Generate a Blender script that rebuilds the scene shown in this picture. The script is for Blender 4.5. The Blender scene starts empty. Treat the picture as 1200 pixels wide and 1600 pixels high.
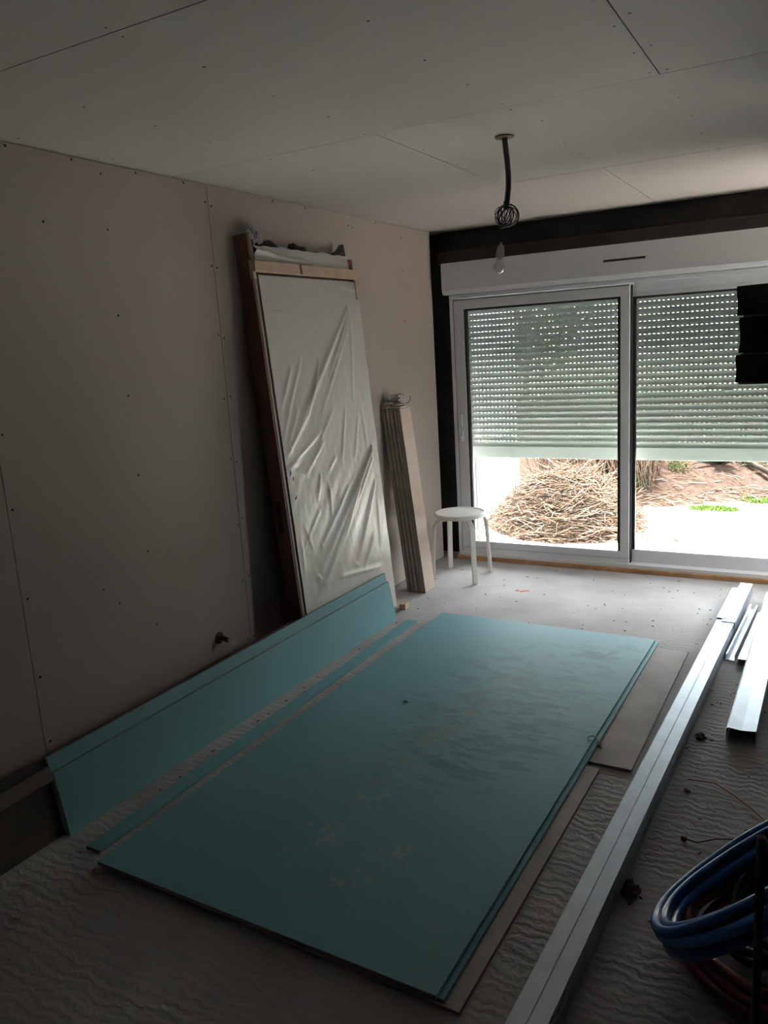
import bpy, bmesh, math, random
from mathutils import Vector, Matrix, noise
random.seed(7)
sc = bpy.context.scene
COL = sc.collection

# ------------------------------------------------------------------ camera
YAW, PITCH, ROLL, FPX = -0.516887748, 0.206713928, 0.0608785838, 1238.73
fw = Vector((math.sin(YAW)*math.cos(PITCH), math.cos(YAW)*math.cos(PITCH), -math.sin(PITCH)))
r0 = Vector((math.cos(YAW), -math.sin(YAW), 0)); d0 = fw.cross(r0)
rt = r0*math.cos(ROLL) + d0*math.sin(ROLL)
dn = -r0*math.sin(ROLL) + d0*math.cos(ROLL)
cam_data = bpy.data.cameras.new('camera'); cam = bpy.data.objects.new('camera', cam_data); COL.objects.link(cam)
mw = Matrix.Identity(4)
for i in range(3):
    mw[i][0] = rt[i]; mw[i][1] = -dn[i]; mw[i][2] = -fw[i]
mw[0][3], mw[1][3], mw[2][3] = 0, 0, 1.565
cam.matrix_world = mw
cam_data.sensor_fit = 'VERTICAL'; cam_data.sensor_height = 24; cam_data.lens = 24*FPX/1600
cam_data.clip_start = 0.02; cam_data.clip_end = 200
sc.camera = cam
# ------------------------------------------------------------------ light
SKY = 24.0
world = bpy.data.worlds.new('overcast_sky'); sc.world = world; world.use_nodes = True
wn = world.node_tree.nodes; wl = world.node_tree.links
bg = wn['Background']; bg.inputs['Strength'].default_value = SKY
tc = wn.new('ShaderNodeTexCoord'); sx = wn.new('ShaderNodeSeparateXYZ'); cr = wn.new('ShaderNodeValToRGB')
wl.new(tc.outputs['Generated'], sx.inputs[0]); wl.new(sx.outputs['Z'], cr.inputs[0]); wl.new(cr.outputs[0], bg.inputs['Color'])
cr.color_ramp.elements[0].color = (0.80, 0.89, 1.0, 1); cr.color_ramp.elements[1].color = (1, 0.99, 0.97, 1)
sc.view_settings.view_transform = 'Standard'; sc.view_settings.look = 'None'
sc.view_settings.gamma = 1; sc.view_settings.use_curve_mapping = False
sc.view_settings.exposure = 0.0
sun = bpy.data.lights.new('added_sun', 'SUN'); sun.energy = 170.0; sun.angle = math.radians(9); sun.color = (1.0, 0.965, 0.92)  # sun added to brighten the patio and its bounce into the room
so_ = bpy.data.objects.new('added_sun', sun); COL.objects.link(so_); so_.location = (0, 12, 12)
so_.rotation_euler = Vector((0.10, -0.36, -1.0)).to_track_quat('-Z', 'Y').to_euler()
# daylight enters at the glazed opening: sampling portal over the glass
pl = bpy.data.lights.new('window_daylight', 'AREA'); pl.shape = 'RECTANGLE'; pl.size = 2.36; pl.size_y = 1.85
pl.cycles.is_portal = True
po = bpy.data.objects.new('window_daylight', pl); COL.objects.link(po)
po.location = (-1.13, 5.45, 0.94); po.rotation_euler = (math.radians(-90), 0, 0)

pl2 = bpy.data.lights.new('added_doorway_portal', 'AREA'); pl2.shape = 'RECTANGLE'; pl2.size = 0.62; pl2.size_y = 2.0  # portal for the added doorway, an unseen opening that brightens the window end
pl2.cycles.is_portal = True
po2 = bpy.data.objects.new('added_doorway_portal', pl2); COL.objects.link(po2)
po2.location = (0.90, 4.80, 1.0); po2.rotation_euler = (math.radians(90), 0, math.radians(90))
# ------------------------------------------------------------------ materials
def mat(name, col, rough=0.7, metal=0.0, spec=0.5, var=0.0, vscale=6.0, bump=0.0, bscale=40.0, **kw):
    m = bpy.data.materials.new(name); m.use_nodes = True
    N = m.node_tree.nodes; L = m.node_tree.links; b = N['Principled BSDF']
    b.inputs['Base Color'].default_value = (*col, 1); b.inputs['Roughness'].default_value = rough
    b.inputs['Metallic'].default_value = metal; b.inputs['Specular IOR Level'].default_value = spec
    for k, v in kw.items():
        b.inputs[k].default_value = v
    t = N.new('ShaderNodeTexCoord')
    if var:
        n = N.new('ShaderNodeTexNoise'); n.inputs['Scale'].default_value = vscale; n.inputs['Detail'].default_value = 6
        L.new(t.outputs['Object'], n.inputs['Vector'])
        r = N.new('ShaderNodeValToRGB'); L.new(n.outputs['Fac'], r.inputs[0])
        r.color_ramp.elements[0].position = 0.3; r.color_ramp.elements[1].position = 0.7
        r.color_ramp.elements[0].color = (*[c*(1-var) for c in col], 1)
        r.color_ramp.elements[1].color = (*[min(1, c*(1+var)) for c in col], 1)
        L.new(r.outputs[0], b.inputs['Base Color'])
    if bump:
        n2 = N.new('ShaderNodeTexNoise'); n2.inputs['Scale'].default_value = bscale; n2.inputs['Detail'].default_value = 5
        L.new(t.outputs['Object'], n2.inputs['Vector'])
        bp = N.new('ShaderNodeBump'); bp.inputs['Strength'].default_value = bump; bp.inputs['Distance'].default_value = 0.01
        L.new(n2.outputs['Fac'], bp.inputs['Height']); L.new(bp.outputs[0], b.inputs['Normal'])
    return m

M = {}
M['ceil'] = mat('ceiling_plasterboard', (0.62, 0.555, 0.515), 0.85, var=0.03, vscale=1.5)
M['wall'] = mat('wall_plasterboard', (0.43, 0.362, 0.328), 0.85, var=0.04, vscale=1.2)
M['gap'] = mat('joint_gap', (0.12, 0.10, 0.09), 0.9)
M['screw'] = mat('black_screw', (0.012, 0.011, 0.01), 0.6)
M['masonry'] = mat('dark_masonry', (0.011, 0.010, 0.0092), 0.95, var=0.4, vscale=9, bump=0.6, bscale=25)
M['beamwood'] = mat('dark_beam_wood', (0.022, 0.017, 0.014), 0.85, var=0.4, vscale=5)
M['pvc'] = mat('white_window_frame', (0.74, 0.74, 0.76), 0.4)
M['gasket'] = mat('black_gasket', (0.012, 0.012, 0.013), 0.6)
M['shutter'] = mat('shutter_slat', (0.70, 0.73, 0.69), 0.45)
M['sill'] = mat('sill_wood', (0.42, 0.22, 0.11), 0.7, var=0.25, vscale=12)
M['teal'] = None
M['core'] = mat('plaster_core', (0.30, 0.26, 0.24), 0.9, var=0.12, vscale=20)
M['grayboard'] = mat('grey_board', (0.43, 0.39, 0.37), 0.85, var=0.15, vscale=7)
M['brown'] = mat('brown_wood', (0.10, 0.036, 0.024), 0.6, var=0.25, vscale=5)
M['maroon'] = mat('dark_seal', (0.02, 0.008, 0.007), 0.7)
M['seal'] = mat('grey_rebate', (0.25, 0.20, 0.19), 0.6)
M['batten'] = mat('pine_batten', (0.50, 0.36, 0.26), 0.75, var=0.12, vscale=14)
M['film'] = mat('plastic_film', (0.56, 0.52, 0.485), 0.36, spec=0.7, bump=0.12, bscale=9)
M['clearfilm'] = mat('crumpled_clear_film', (0.60, 0.57, 0.55), 0.18, spec=1.0)
M['torn'] = mat('torn_dark_edge', (0.018, 0.014, 0.012), 0.8)
M['tan'] = mat('tan_panel', (0.50, 0.395, 0.335), 0.8, var=0.06, vscale=5)
M['striped'] = mat('board_edge', (0.33, 0.285, 0.255), 0.85, var=0.2, vscale=12)
M['offcut'] = mat('offcut_paper', (0.50, 0.43, 0.39), 0.85, var=0.15, vscale=30)
M['stool'] = mat('stool_paint', (0.82, 0.79, 0.74), 0.45)
M['galv'] = mat('galvanised_steel', (0.42, 0.46, 0.52), 0.42, metal=0.7, var=0.08, vscale=14)
M['black'] = mat('black_plastic', (0.012, 0.012, 0.012), 0.45)
M['darkpost'] = mat('black_metal', (0.02, 0.02, 0.022), 0.5)
M['blue'] = mat('blue_conduit', (0.008, 0.085, 0.31), 0.3)
M['red'] = mat('red_conduit', (0.13, 0.010, 0.012), 0.32)
M['porcelain'] = mat('lamp_socket', (0.50, 0.45, 0.41), 0.5)
M['brass'] = mat('lamp_cap', (0.45, 0.42, 0.38), 0.35, metal=0.9)
M['rosette'] = mat('torn_hole_edge', (0.16, 0.10, 0.075), 0.9)
M['void_dark'] = mat('shade_dark_plank', (0.075, 0.06, 0.05), 0.9, var=0.35, vscale=8)
M['patio'] = mat('pale_patio', (0.80, 0.78, 0.74), 0.9, spec=0.0, var=0.04, vscale=3)
M['whitewall'] = mat('white_render', (0.78, 0.78, 0.78), 0.9, spec=0.0)
M['straw'] = mat('straw_pale', (0.082, 0.058, 0.044), 0.8, spec=0.0)
M['straw2'] = mat('straw_pinkish', (0.066, 0.040, 0.029), 0.85, spec=0.0)
M['straw3'] = mat('straw_bleached', (0.10, 0.085, 0.07), 0.8, spec=0.0)
M['mulch'] = mat('reddish_mulch', (0.022, 0.0145, 0.0118), 0.95, spec=0.0, var=0.35, vscale=18, bump=1.0, bscale=20)
M['grass'] = mat('grass_blade', (0.028, 0.044, 0.010), 0.8, spec=0.0)
M['weed'] = mat('weed_leaf', (0.030, 0.034, 0.015), 0.8, spec=0.0)
M['oldbatten'] = mat('weathered_batten', (0.14, 0.115, 0.10), 0.9, var=0.25, vscale=9)
M['backdrop'] = mat('backdrop_pale', (0.17, 0.16, 0.13), 0.9, spec=0.0, var=0.5, vscale=3)
M['hedge'] = mat('hedge_leaf', (0.030, 0.042, 0.016), 0.8, spec=0.0)
M['agave'] = mat('bluegreen_leaf', (0.009, 0.015, 0.013), 0.6, spec=0.0)
M['bark'] = mat('bark', (0.030, 0.024, 0.020), 0.9, spec=0.0, var=0.3)
M['redplastic'] = mat('red_plastic', (0.70, 0.10, 0.08), 0.5)
M['chip'] = mat('plaster_chip', (0.62, 0.58, 0.54), 0.9)
M['darkchip'] = mat('dark_chip', (0.07, 0.05, 0.045), 0.9)
M['copper'] = mat('red_wire', (0.30, 0.07, 0.05), 0.5)

# translucency added to the slats to brighten them and the window end
sm_ = M['shutter']; N = sm_.node_tree.nodes; L = sm_.node_tree.links
tl_ = N.new('ShaderNodeBsdfTranslucent'); tl_.inputs[0].default_value = (0.90, 0.935, 0.90, 1); mx_ = N.new('ShaderNodeMixShader'); mx_.inputs[0].default_value = 0.062
L.new(N['Principled BSDF'].outputs[0], mx_.inputs[1]); L.new(tl_.outputs[0], mx_.inputs[2]); L.new(mx_.outputs[0], N['Material Output'].inputs[0])
# glass: thin pane, mirror share from Fresnel
g = bpy.data.materials.new('window_glass'); g.use_nodes = True
N = g.node_tree.nodes; L = g.node_tree.links; N.clear()
o_ = N.new('ShaderNodeOutputMaterial'); mx = N.new('ShaderNodeMixShader'); tr = N.new('ShaderNodeBsdfTransparent'); gl = N.new('ShaderNodeBsdfGlossy')
fr = N.new('ShaderNodeFresnel'); fr.inputs[0].default_value = 1.45; gl.inputs['Roughness'].default_value = 0.01
tr.inputs[0].default_value = (0.93, 0.96, 0.95, 1)
L.new(fr.outputs[0], mx.inputs[0]); L.new(tr.outputs[0], mx.inputs[1]); L.new(gl.outputs[0], mx.inputs[2]); L.new(mx.outputs[0], o_.inputs[0])
M['glass'] = g
# clear bulb glass
g = bpy.data.materials.new('bulb_glass'); g.use_nodes = True
N = g.node_tree.nodes; L = g.node_tree.links; N.clear()
o_ = N.new('ShaderNodeOutputMaterial'); mx = N.new('ShaderNodeMixShader'); tr = N.new('ShaderNodeBsdfTransparent'); gl = N.new('ShaderNodeBsdfGlossy')
lw = N.new('ShaderNodeLayerWeight'); lw.inputs[0].default_value = 0.35; gl.inputs['Roughness'].default_value = 0.03
tr.inputs[0].default_value = (0.9, 0.9, 0.9, 1)
L.new(lw.outputs['Facing'], mx.inputs[0]); L.new(tr.outputs[0], mx.inputs[1]); L.new(gl.outputs[0], mx.inputs[2]); L.new(mx.outputs[0], o_.inputs[0])
M['bulbglass'] = g

def teal_mat(name, scuff):
    m = bpy.data.materials.new(name); m.use_nodes = True
    N = m.node_tree.nodes; L = m.node_tree.links; b = N['Principled BSDF']
    b.inputs['Roughness'].default_value = 0.55; b.inputs['Specular IOR Level'].default_value = 0.35
    t = N.new('ShaderNodeTexCoord')
    n = N.new('ShaderNodeTexNoise'); n.inputs['Scale'].default_value = 2.5; n.inputs['Detail'].default_value = 4
    L.new(t.outputs['Object'], n.inputs[0])
    base = N.new('ShaderNodeMix'); base.data_type = 'RGBA'
    base.inputs[6].default_value = (0.145, 0.315, 0.345, 1); base.inputs[7].default_value = (0.165, 0.345, 0.38, 1)
    L.new(n.outputs['Fac'], base.inputs[0]); last = base.outputs[2]
    if scuff:
        def blob(cx, cy, rx, ry, rot, soft=0.45):
            mp = N.new('ShaderNodeMapping'); mp.vector_type = 'TEXTURE'
            mp.inputs['Location'].default_value = (cx, cy, 0); mp.inputs['Rotation'].default_value = (0, 0, rot)
            mp.inputs['Scale'].default_value = (rx, ry, 1)
            L.new(t.outputs['Object'], mp.inputs[0])
            gr = N.new('ShaderNodeTexGradient'); gr.gradient_type = 'SPHERICAL'; L.new(mp.outputs[0], gr.inputs[0])
            return gr.outputs['Fac']
        def streak(scale, sx_, sy_, rot, lo, hi):
            mp = N.new('ShaderNodeMapping'); mp.inputs['Rotation'].default_value = (0, 0, rot); mp.inputs['Scale'].default_value = (sx_, sy_, 1)
            L.new(t.outputs['Object'], mp.inputs[0])
            k = N.new('ShaderNodeTexNoise'); k.inputs['Scale'].default_value = scale; k.inputs['Detail'].default_value = 7; k.inputs['Roughness'].default_value = 0.65
            k.inputs['Distortion'].default_value = 0.6
            L.new(mp.outputs[0], k.inputs[0])
            r = N.new('ShaderNodeMapRange'); r.inputs[1].default_value = lo; r.inputs[2].default_value = hi; L.new(k.outputs['Fac'], r.inputs[0])
            return r.outputs[0]
        def mul(a, b_, k=1.0):
            q = N.new('ShaderNodeMath'); q.operation = 'MULTIPLY'; L.new(a, q.inputs[0]); L.new(b_, q.inputs[1])
            q2 = N.new('ShaderNodeMath'); q2.operation = 'MULTIPLY'; q2.use_clamp = True; L.new(q.outputs[0], q2.inputs[0]); q2.inputs[1].default_value = k
            return q2.outputs[0]
        def over(last, col, f):
            x = N.new('ShaderNodeMix'); x.data_type = 'RGBA'; x.inputs[7].default_value = (*col, 1)
            L.new(last, x.inputs[6]); L.new(f, x.inputs[0]); return x.outputs[2]
        # local frame: x across the board (0 = middle), y along it (0 = middle)
        last = over(last, (0.125, 0.265, 0.288), mul(blob(0.16, 0.45, 0.46, 0.80, -0.25), streak(7.0, 1.0, 1.8, 0.5, 0.50, 0.56), 2.2))
        last = over(last, (0.115, 0.242, 0.262), mul(blob(0.22, 0.05, 0.42, 0.62, -0.3), streak(9, 0.8, 2.6, 0.25, 0.50, 0.57), 2.2))
        last = over(last, (0.21, 0.27, 0.255), mul(blob(0.03, 0.0, 0.13, 1.0, -0.16), streak(22, 1, 1, 0, 0.45, 0.62), 1.6))
        last = over(last, (0.29, 0.36, 0.355), mul(blob(0.0, -0.72, 0.10, 0.45, -0.18), streak(30, 1, 0.6, 0, 0.54, 0.62), 2.0))
        last = over(last, (0.30, 0.36, 0.355), mul(blob(0.22, -0.88, 0.09, 0.36, -0.5), streak(28, 1, 0.8, 0, 0.57, 0.64), 2.0))
        last = over(last, (0.10, 0.20, 0.20), mul(blob(0.42, 0.95, 0.25, 0.22, 0), streak(9, 1, 1.5, 0, 0.50, 0.62), 1.2))
    L.new(last, b.inputs['Base Color'])
    return m
M['teal'] = teal_mat('teal_board_paper', False)
M['tealscuff'] = teal_mat('teal_board_paper_scuffed', True)

# concrete floor: fine grain and trowel ridges running across the room
m = bpy.data.materials.new('raw_concrete'); m.use_nodes = True; M['floor'] = m
N = m.node_tree.nodes; L = m.node_tree.links; b = N['Principled BSDF']
b.inputs['Roughness'].default_value = 0.85; b.inputs['Specular IOR Level'].default_value = 0.3
t = N.new('ShaderNodeTexCoord')
n = N.new('ShaderNodeTexNoise'); n.inputs['Scale'].default_value = 3; n.inputs['Detail'].default_value = 8; L.new(t.outputs['Object'], n.inputs[0])
r = N.new('ShaderNodeValToRGB'); L.new(n.outputs[0], r.inputs[0])
r.color_ramp.elements[0].position = 0.3; r.color_ramp.elements[1].position = 0.7
r.color_ramp.elements[0].color = (0.33, 0.305, 0.29, 1); r.color_ramp.elements[1].color = (0.43, 0.41, 0.40, 1)
L.new(r.outputs[0], b.inputs['Base Color'])
mp = N.new('ShaderNodeMapping'); mp.inputs['Scale'].default_value = (1.0, 7.0, 1.0); L.new(t.outputs['Object'], mp.inputs[0])
rg = N.new('ShaderNodeTexWave'); rg.bands_direction = 'Y'; rg.inputs['Scale'].default_value = 9.0; rg.inputs['Distortion'].default_value = 9.0; rg.inputs['Detail'].default_value = 3; rg.inputs['Detail Scale'].default_value = 1.2
L.new(t.outputs['Object'], rg.inputs[0])
rg.inputs['Detail Roughness'].default_value = 0.7
rm = N.new('ShaderNodeTexNoise'); rm.inputs['Scale'].default_value = 2.2; rm.inputs['Detail'].default_value = 4; L.new(t.outputs['Object'], rm.inputs[0])
sx = N.new('ShaderNodeSeparateXYZ'); L.new(t.outputs['Object'], sx.inputs[0])
mr = N.new('ShaderNodeMapRange'); mr.inputs[1].default_value = 4.3; mr.inputs[2].default_value = 3.5; mr.inputs[3].default_value = 0.15; mr.inputs[4].default_value = 1.0
L.new(sx.outputs['Y'], mr.inputs[0])
fine = N.new('ShaderNodeTexNoise'); fine.inputs['Scale'].default_value = 70; fine.inputs['Detail'].default_value = 3; L.new(t.outputs['Object'], fine.inputs[0])
ma = N.new('ShaderNodeMath'); ma.operation = 'MULTIPLY'; L.new(rg.outputs['Fac'], ma.inputs[0]); L.new(mr.outputs[0], ma.inputs[1])
m3 = N.new('ShaderNodeMath'); m3.operation = 'MULTIPLY'; L.new(ma.outputs[0], m3.inputs[0]); L.new(rm.outputs[0], m3.inputs[1]); ma = m3
mb = N.new('ShaderNodeMath'); mb.operation = 'MULTIPLY_ADD'; L.new(fine.outputs[0], mb.inputs[0]); mb.inputs[1].default_value = 0.30; L.new(ma.outputs[0], mb.inputs[2])
bp = N.new('ShaderNodeBump'); bp.inputs['Strength'].default_value = 0.42; bp.inputs['Distance'].default_value = 0.007
L.new(mb.outputs[0], bp.inputs['Height']); L.new(bp.outputs[0], b.inputs['Normal'])

# ------------------------------------------------------------------ mesh helpers
class MB:
    def __init__(s): s.v = []; s.f = []; s.m = []; s.sm = []
    def add(s, vs, fs, mi=0, smooth=False):
        k = len(s.v); s.v += [tuple(p) for p in vs]
        for f in fs: s.f.append(tuple(i+k for i in f)); s.m.append(mi); s.sm.append(smooth)
    def box(s, x0, x1, y0, y1, z0, z1, mi=0, mis=None):
        vs = [(x, y, z) for z in (z0, z1) for y in (y0, y1) for x in (x0, x1)]
        fs = [(0, 2, 3, 1), (4, 5, 7, 6), (0, 1, 5, 4), (2, 6, 7, 3), (0, 4, 6, 2), (1, 3, 7, 5)]  # bottom top -y +y -x +x
        for i, f in enumerate(fs): s.add(vs, [f], mis[i] if mis else mi) if False else None
        k = len(s.v); s.v += vs
        for i, f in enumerate(fs): s.f.append(tuple(j+k for j in f)); s.m.append(mis[i] if mis else mi); s.sm.append(False)
    def tube(s, pts, r, n=10, mi=0, closed=False, rs=None):
        pts = [Vector(p) for p in pts]; m_ = len(pts); rings = []
        up = None
        for i, p in enumerate(pts):
            if closed: d = pts[(i+1) % m_] - pts[i-1]
            else: d = pts[min(i+1, m_-1)] - pts[max(i-1, 0)]
            d = d.normalized() if d.length > 1e-9 else Vector((0, 0, 1))
            if up is None:
                a = d.orthogonal().normalized()
            else:
                a = (up - d*up.dot(d)); a = a.normalized() if a.length > 1e-6 else d.orthogonal().normalized()
            up = a; b_ = d.cross(a); rr = rs[i] if rs else r
            rings.append([p + (a*math.cos(2*math.pi*j/n) + b_*math.sin(2*math.pi*j/n))*rr for j in range(n)])
        vs = [q for R_ in rings for q in R_]; fs = []
        for i in range(m_ if closed else m_-1):
            i2 = (i+1) % m_
            for j in range(n):
                j2 = (j+1) % n; fs.append((i*n+j, i*n+j2, i2*n+j2, i2*n+j))
        s.add(vs, fs, mi, True)
        if not closed: s.add(vs[:n], [tuple(range(n))[::-1]], mi); s.add(vs[-n:], [tuple(range(n))], mi)
    def lathe(s, prof, c=(0, 0, 0), n=32, mi=0, smooth=True):
        vs = []; fs = []
        for (r_, z) in prof:
            for j in range(n):
                a = 2*math.pi*j/n; vs.append((c[0]+r_*math.cos(a), c[1]+r_*math.sin(a), c[2]+z))
        for i in range(len(prof)-1):
            for j in range(n):
                j2 = (j+1) % n; fs.append((i*n+j, i*n+j2, (i+1)*n+j2, (i+1)*n+j))
        s.add(vs, fs, mi, smooth)
    def prism(s, poly, y0, y1, mi=0):
        """poly: (x,z) outline, extruded along y"""
        n = len(poly); vs = [(x, y0, z) for x, z in poly] + [(x, y1, z) for x, z in poly]
        fs = [tuple(range(n)), tuple(range(n, 2*n))[::-1]] + [(i, i+n, (i+1) % n+n, (i+1) % n) for i in range(n)]
        s.add(vs, fs, mi)
    def build(s, name, mats, parent=None, bevel=0.0, loc=None, rot=None, recalc=True):
        me = bpy.data.meshes.new(name); me.from_pydata(s.v, [], s.f)
        for q in (mats if isinstance(mats, (list, tuple)) else [mats]): me.materials.append(q)
        for p, mi, sm in zip(me.polygons, s.m, s.sm): p.material_index = mi; p.use_smooth = sm
        if recalc:
            bm = bmesh.new(); bm.from_mesh(me); bmesh.ops.recalc_face_normals(bm, faces=bm.faces); bm.to_mesh(me); bm.free()
        o = bpy.data.objects.new(name, me); COL.objects.link(o)
        if parent: o.parent = parent
        if loc: o.location = loc
        if rot: o.rotation_euler = rot
        if bevel:
            b = o.modifiers.new('edge', 'BEVEL'); b.width = bevel; b.segments = 2; b.limit_method = 'ANGLE'
        return o
def tag(o, label=None, cat=None, group=None, kind=None):
    if label: o['label'] = label
    if cat: o['category'] = cat
    if group: o['group'] = group
    if kind: o['kind'] = kind
    return o
def thing(name, label, cat, loc=(0, 0, 0), rot=(0, 0, 0), group=None):
    o = bpy.data.objects.new(name, None); COL.objects.link(o); o.location = loc; o.rotation_euler = rot
    o.empty_display_size = 0.1
    return tag(o, label, cat, group)
def struct(o, label=None): o['kind'] = 'structure'; (label and o.__setitem__('label', label)); return o
def strip_profile(pts, t):
    """thin folded sheet: open polyline in xz given thickness t"""
    P = [Vector((x, z)) for x, z in pts]; nrm = []
    for i in range(len(P)):
        d = (P[min(i+1, len(P)-1)] - P[max(i-1, 0)]).normalized(); nrm.append(Vector((-d.y, d.x)))
    return [(p.x, p.y) for p in P] + [(p.x+n.x*t, p.y+n.y*t) for p, n in reversed(list(zip(P, nrm)))]
def sheet(mb, pts, t, y0, y1, mi=0):
    poly = strip_profile(pts, t); n = len(pts)
    for i in range(n-1):
        q = [poly[i], poly[i+1], poly[2*n-2-i], poly[2*n-1-i]]; mb.prism(q, y0, y1, mi)

WX, WY, CZ = -2.44, 5.15, 2.305
RX, BY = 0.42, -1.6
# ------------------------------------------------------------------ floor, ceiling, walls
f = MB(); f.box(-2.75, RX+0.46, BY-0.1, 5.36, -0.12, 0.0)
struct(f.build('floor', M['floor']), 'rough grey concrete floor slab')
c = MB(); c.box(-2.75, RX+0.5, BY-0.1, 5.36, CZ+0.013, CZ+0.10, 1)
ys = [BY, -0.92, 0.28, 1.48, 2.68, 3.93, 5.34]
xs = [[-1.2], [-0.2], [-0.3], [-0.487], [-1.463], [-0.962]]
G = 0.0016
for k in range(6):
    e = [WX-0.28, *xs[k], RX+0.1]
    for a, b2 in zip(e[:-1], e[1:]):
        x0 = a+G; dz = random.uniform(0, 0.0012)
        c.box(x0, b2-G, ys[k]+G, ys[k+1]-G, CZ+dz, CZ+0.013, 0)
def disc(mb, cpt, axis, r=0.0045, mi=2, el=1.0, d=0.0008):
    n = 8; vs = []
    for j in range(n):
        a = 2*math.pi*j/n; u, w = r*math.cos(a), r*math.sin(a)*el
        vs.append((cpt[0]+d*(1 if axis == 0 else 0)*1, cpt[1]+u, cpt[2]+w) if axis == 0 else (cpt[0]+u, cpt[1]+w, cpt[2]-d))
    mb.add(vs, [tuple(range(n))], mi)
cs = [(-0.98, 1.79), (-0.99, 2.11), (-0.98, 2.38), (-0.97, 2.64), (-0.97, 2.72), (-0.93, 2.93), (-0.96, 3.3), (-0.97, 3.56), (-1.47, 1.78), (-1.48, 2.09), (-1.47, 2.38), (-1.49, 2.65),
      (-1.44, 2.71), (-1.49, 3.02), (-1.44, 3.02), (-1.49, 3.33), (-1.44, 3.35), (-1.96, 1.81), (-1.95, 2.09), (-1.96, 2.36), (-1.97, 2.65), (-1.48, 1.51), (-1.47, 1.45), (-0.51, 2.2), (-0.46, 2.14),
      (-0.46, 2.4), (-0.51, 2.43), (-0.46, 2.64), (-0.51, 2.64), (-0.48, 2.97), (-0.48, 3.25), (-0.49, 3.56), (-0.47, 3.9), (-0.47, 3.96), (-1.96, 3.32), (-1.95, 3.0), (-1.96, 2.72), (-1.47, 3.62),
      (-0.99, 4.0), (-0.93, 4.0), (-0.99, 4.35), (-0.93, 4.35), (-0.99, 4.8), (-0.93, 4.8), (-1.47, 4.2), (-1.47, 4.5), (-0.48, 4.2), (-0.48, 4.5), (-2.38, 1.9), (-2.38, 2.3), (-1.96, 4.2), (-0.97, 1.52)]
for x, y in cs: disc(c, (x, y, CZ), 2, r=random.uniform(0.0035, 0.0055), d=0.0006)
struct(c.build('ceiling', [M['ceil'], M['gap'], M['screw']], recalc=False), 'plasterboard ceiling with open joints and screw heads')

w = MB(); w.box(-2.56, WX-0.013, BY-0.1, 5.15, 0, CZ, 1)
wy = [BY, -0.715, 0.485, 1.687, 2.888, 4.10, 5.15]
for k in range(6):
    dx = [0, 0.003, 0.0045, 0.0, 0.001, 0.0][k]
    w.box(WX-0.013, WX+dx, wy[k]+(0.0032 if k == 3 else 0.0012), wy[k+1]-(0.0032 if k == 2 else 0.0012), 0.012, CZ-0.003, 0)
ws = [(1.89, 2.29), (2.16, 2.29), (2.29, 2.26), (2.47, 2.29), (2.29, 2.06), (2.29, 1.74), (2.29, 1.43), (2.29, 1.11), (2.29, 0.79), (2.29, 0.47), (2.74, 2.29), (3.37, 2.29), (3.65, 2.29), (4.72, 2.23), (4.72, 2.03),
      (4.71, 1.71), (4.7, 1.39), (4.7, 1.1), (4.7, 0.8), (3.9, 2.29), (2.04, 0.70), (2.11, 0.62), (4.95, 2.28), (4.4, 2.29), (2.0, 2.06), (3.5, 1.8), (3.5, 1.5)]
for yy in (2.868, 2.908, 4.08, 4.12, 1.665, 1.71):
    for kk in range(8): ws.append((yy+random.uniform(-.004, .004), 2.23-kk*0.29+random.uniform(-.02, .02)))
for y, z in ws: disc(w, (WX+0.002, y, z), 0, r=random.uniform(0.004, 0.0055), el=1.0)
struct(w.build('wall_left', [M['wall'], M['gap'], M['screw']], recalc=False), 'plasterboard lined left wall with vertical joints and screw heads')
# window wall: dark rough masonry round the opening
OX0, OX1, OZ0, OZ1 = -2.325, 0.06, -0.02, 1.90
w = MB()
w.box(-2.75, OX0, 5.34, 5.56, -0.12, CZ+0.1); w.box(OX1, RX+0.46, 5.34, 5.56, -0.12, CZ+0.1); w.box(OX0, OX1, 5.34, 5.56, OZ1, CZ+0.1)
w.box(OX0, OX1, 5.36, 5.56, -0.12, OZ0)
w.box(-2.75, -2.56, 5.15, 5.34, -0.12, CZ+0.1)
w.box(-2.75, -2.56, BY-0.1, 5.15, -0.12, CZ+0.1)
struct(w.build('wall_window', M['masonry']), 'dark unlined masonry wall round the sliding window')
# unseen doorway added in the right wall to brighten the window end
w = MB(); w.box(RX, RX+0.46, BY-0.1, 4.50, 0, CZ); w.box(RX, RX+0.46, 5.10, 5.34, 0, CZ); w.box(RX, RX+0.46, 4.50, 5.10, 2.02, CZ)
struct(w.build('wall_right', M['masonry']), 'dark bare masonry right wall')
w = MB(); w.box(-2.56, RX, BY-0.1, BY, 0, CZ)
struct(w.build('wall_back', M['masonry']), 'dark bare masonry back wall')
# dark lintel and plank over the shutter box
w = MB(); w.box(-2.43, RX-0.01, 5.26, 5.335, 2.175, CZ-0.004)
struct(w.build('trim_1', M['masonry'], bevel=0.003), 'dark lintel over the shutter box')
w = MB(); w.box(-2.43, RX-0.01, 5.235, 5.335, 2.09, 2.172)
struct(w.build('trim_2', M['beamwood'], bevel=0.003), 'brown plank between lintel and shutter box')
# wood strip under the frame
w = MB(); w.box(-2.335, 0.10, 5.15, 5.30, 0.0, 0.028)
struct(w.build('trim_3', M['sill'], bevel=0.002), 'orange brown timber strip under the window frame')

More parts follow.
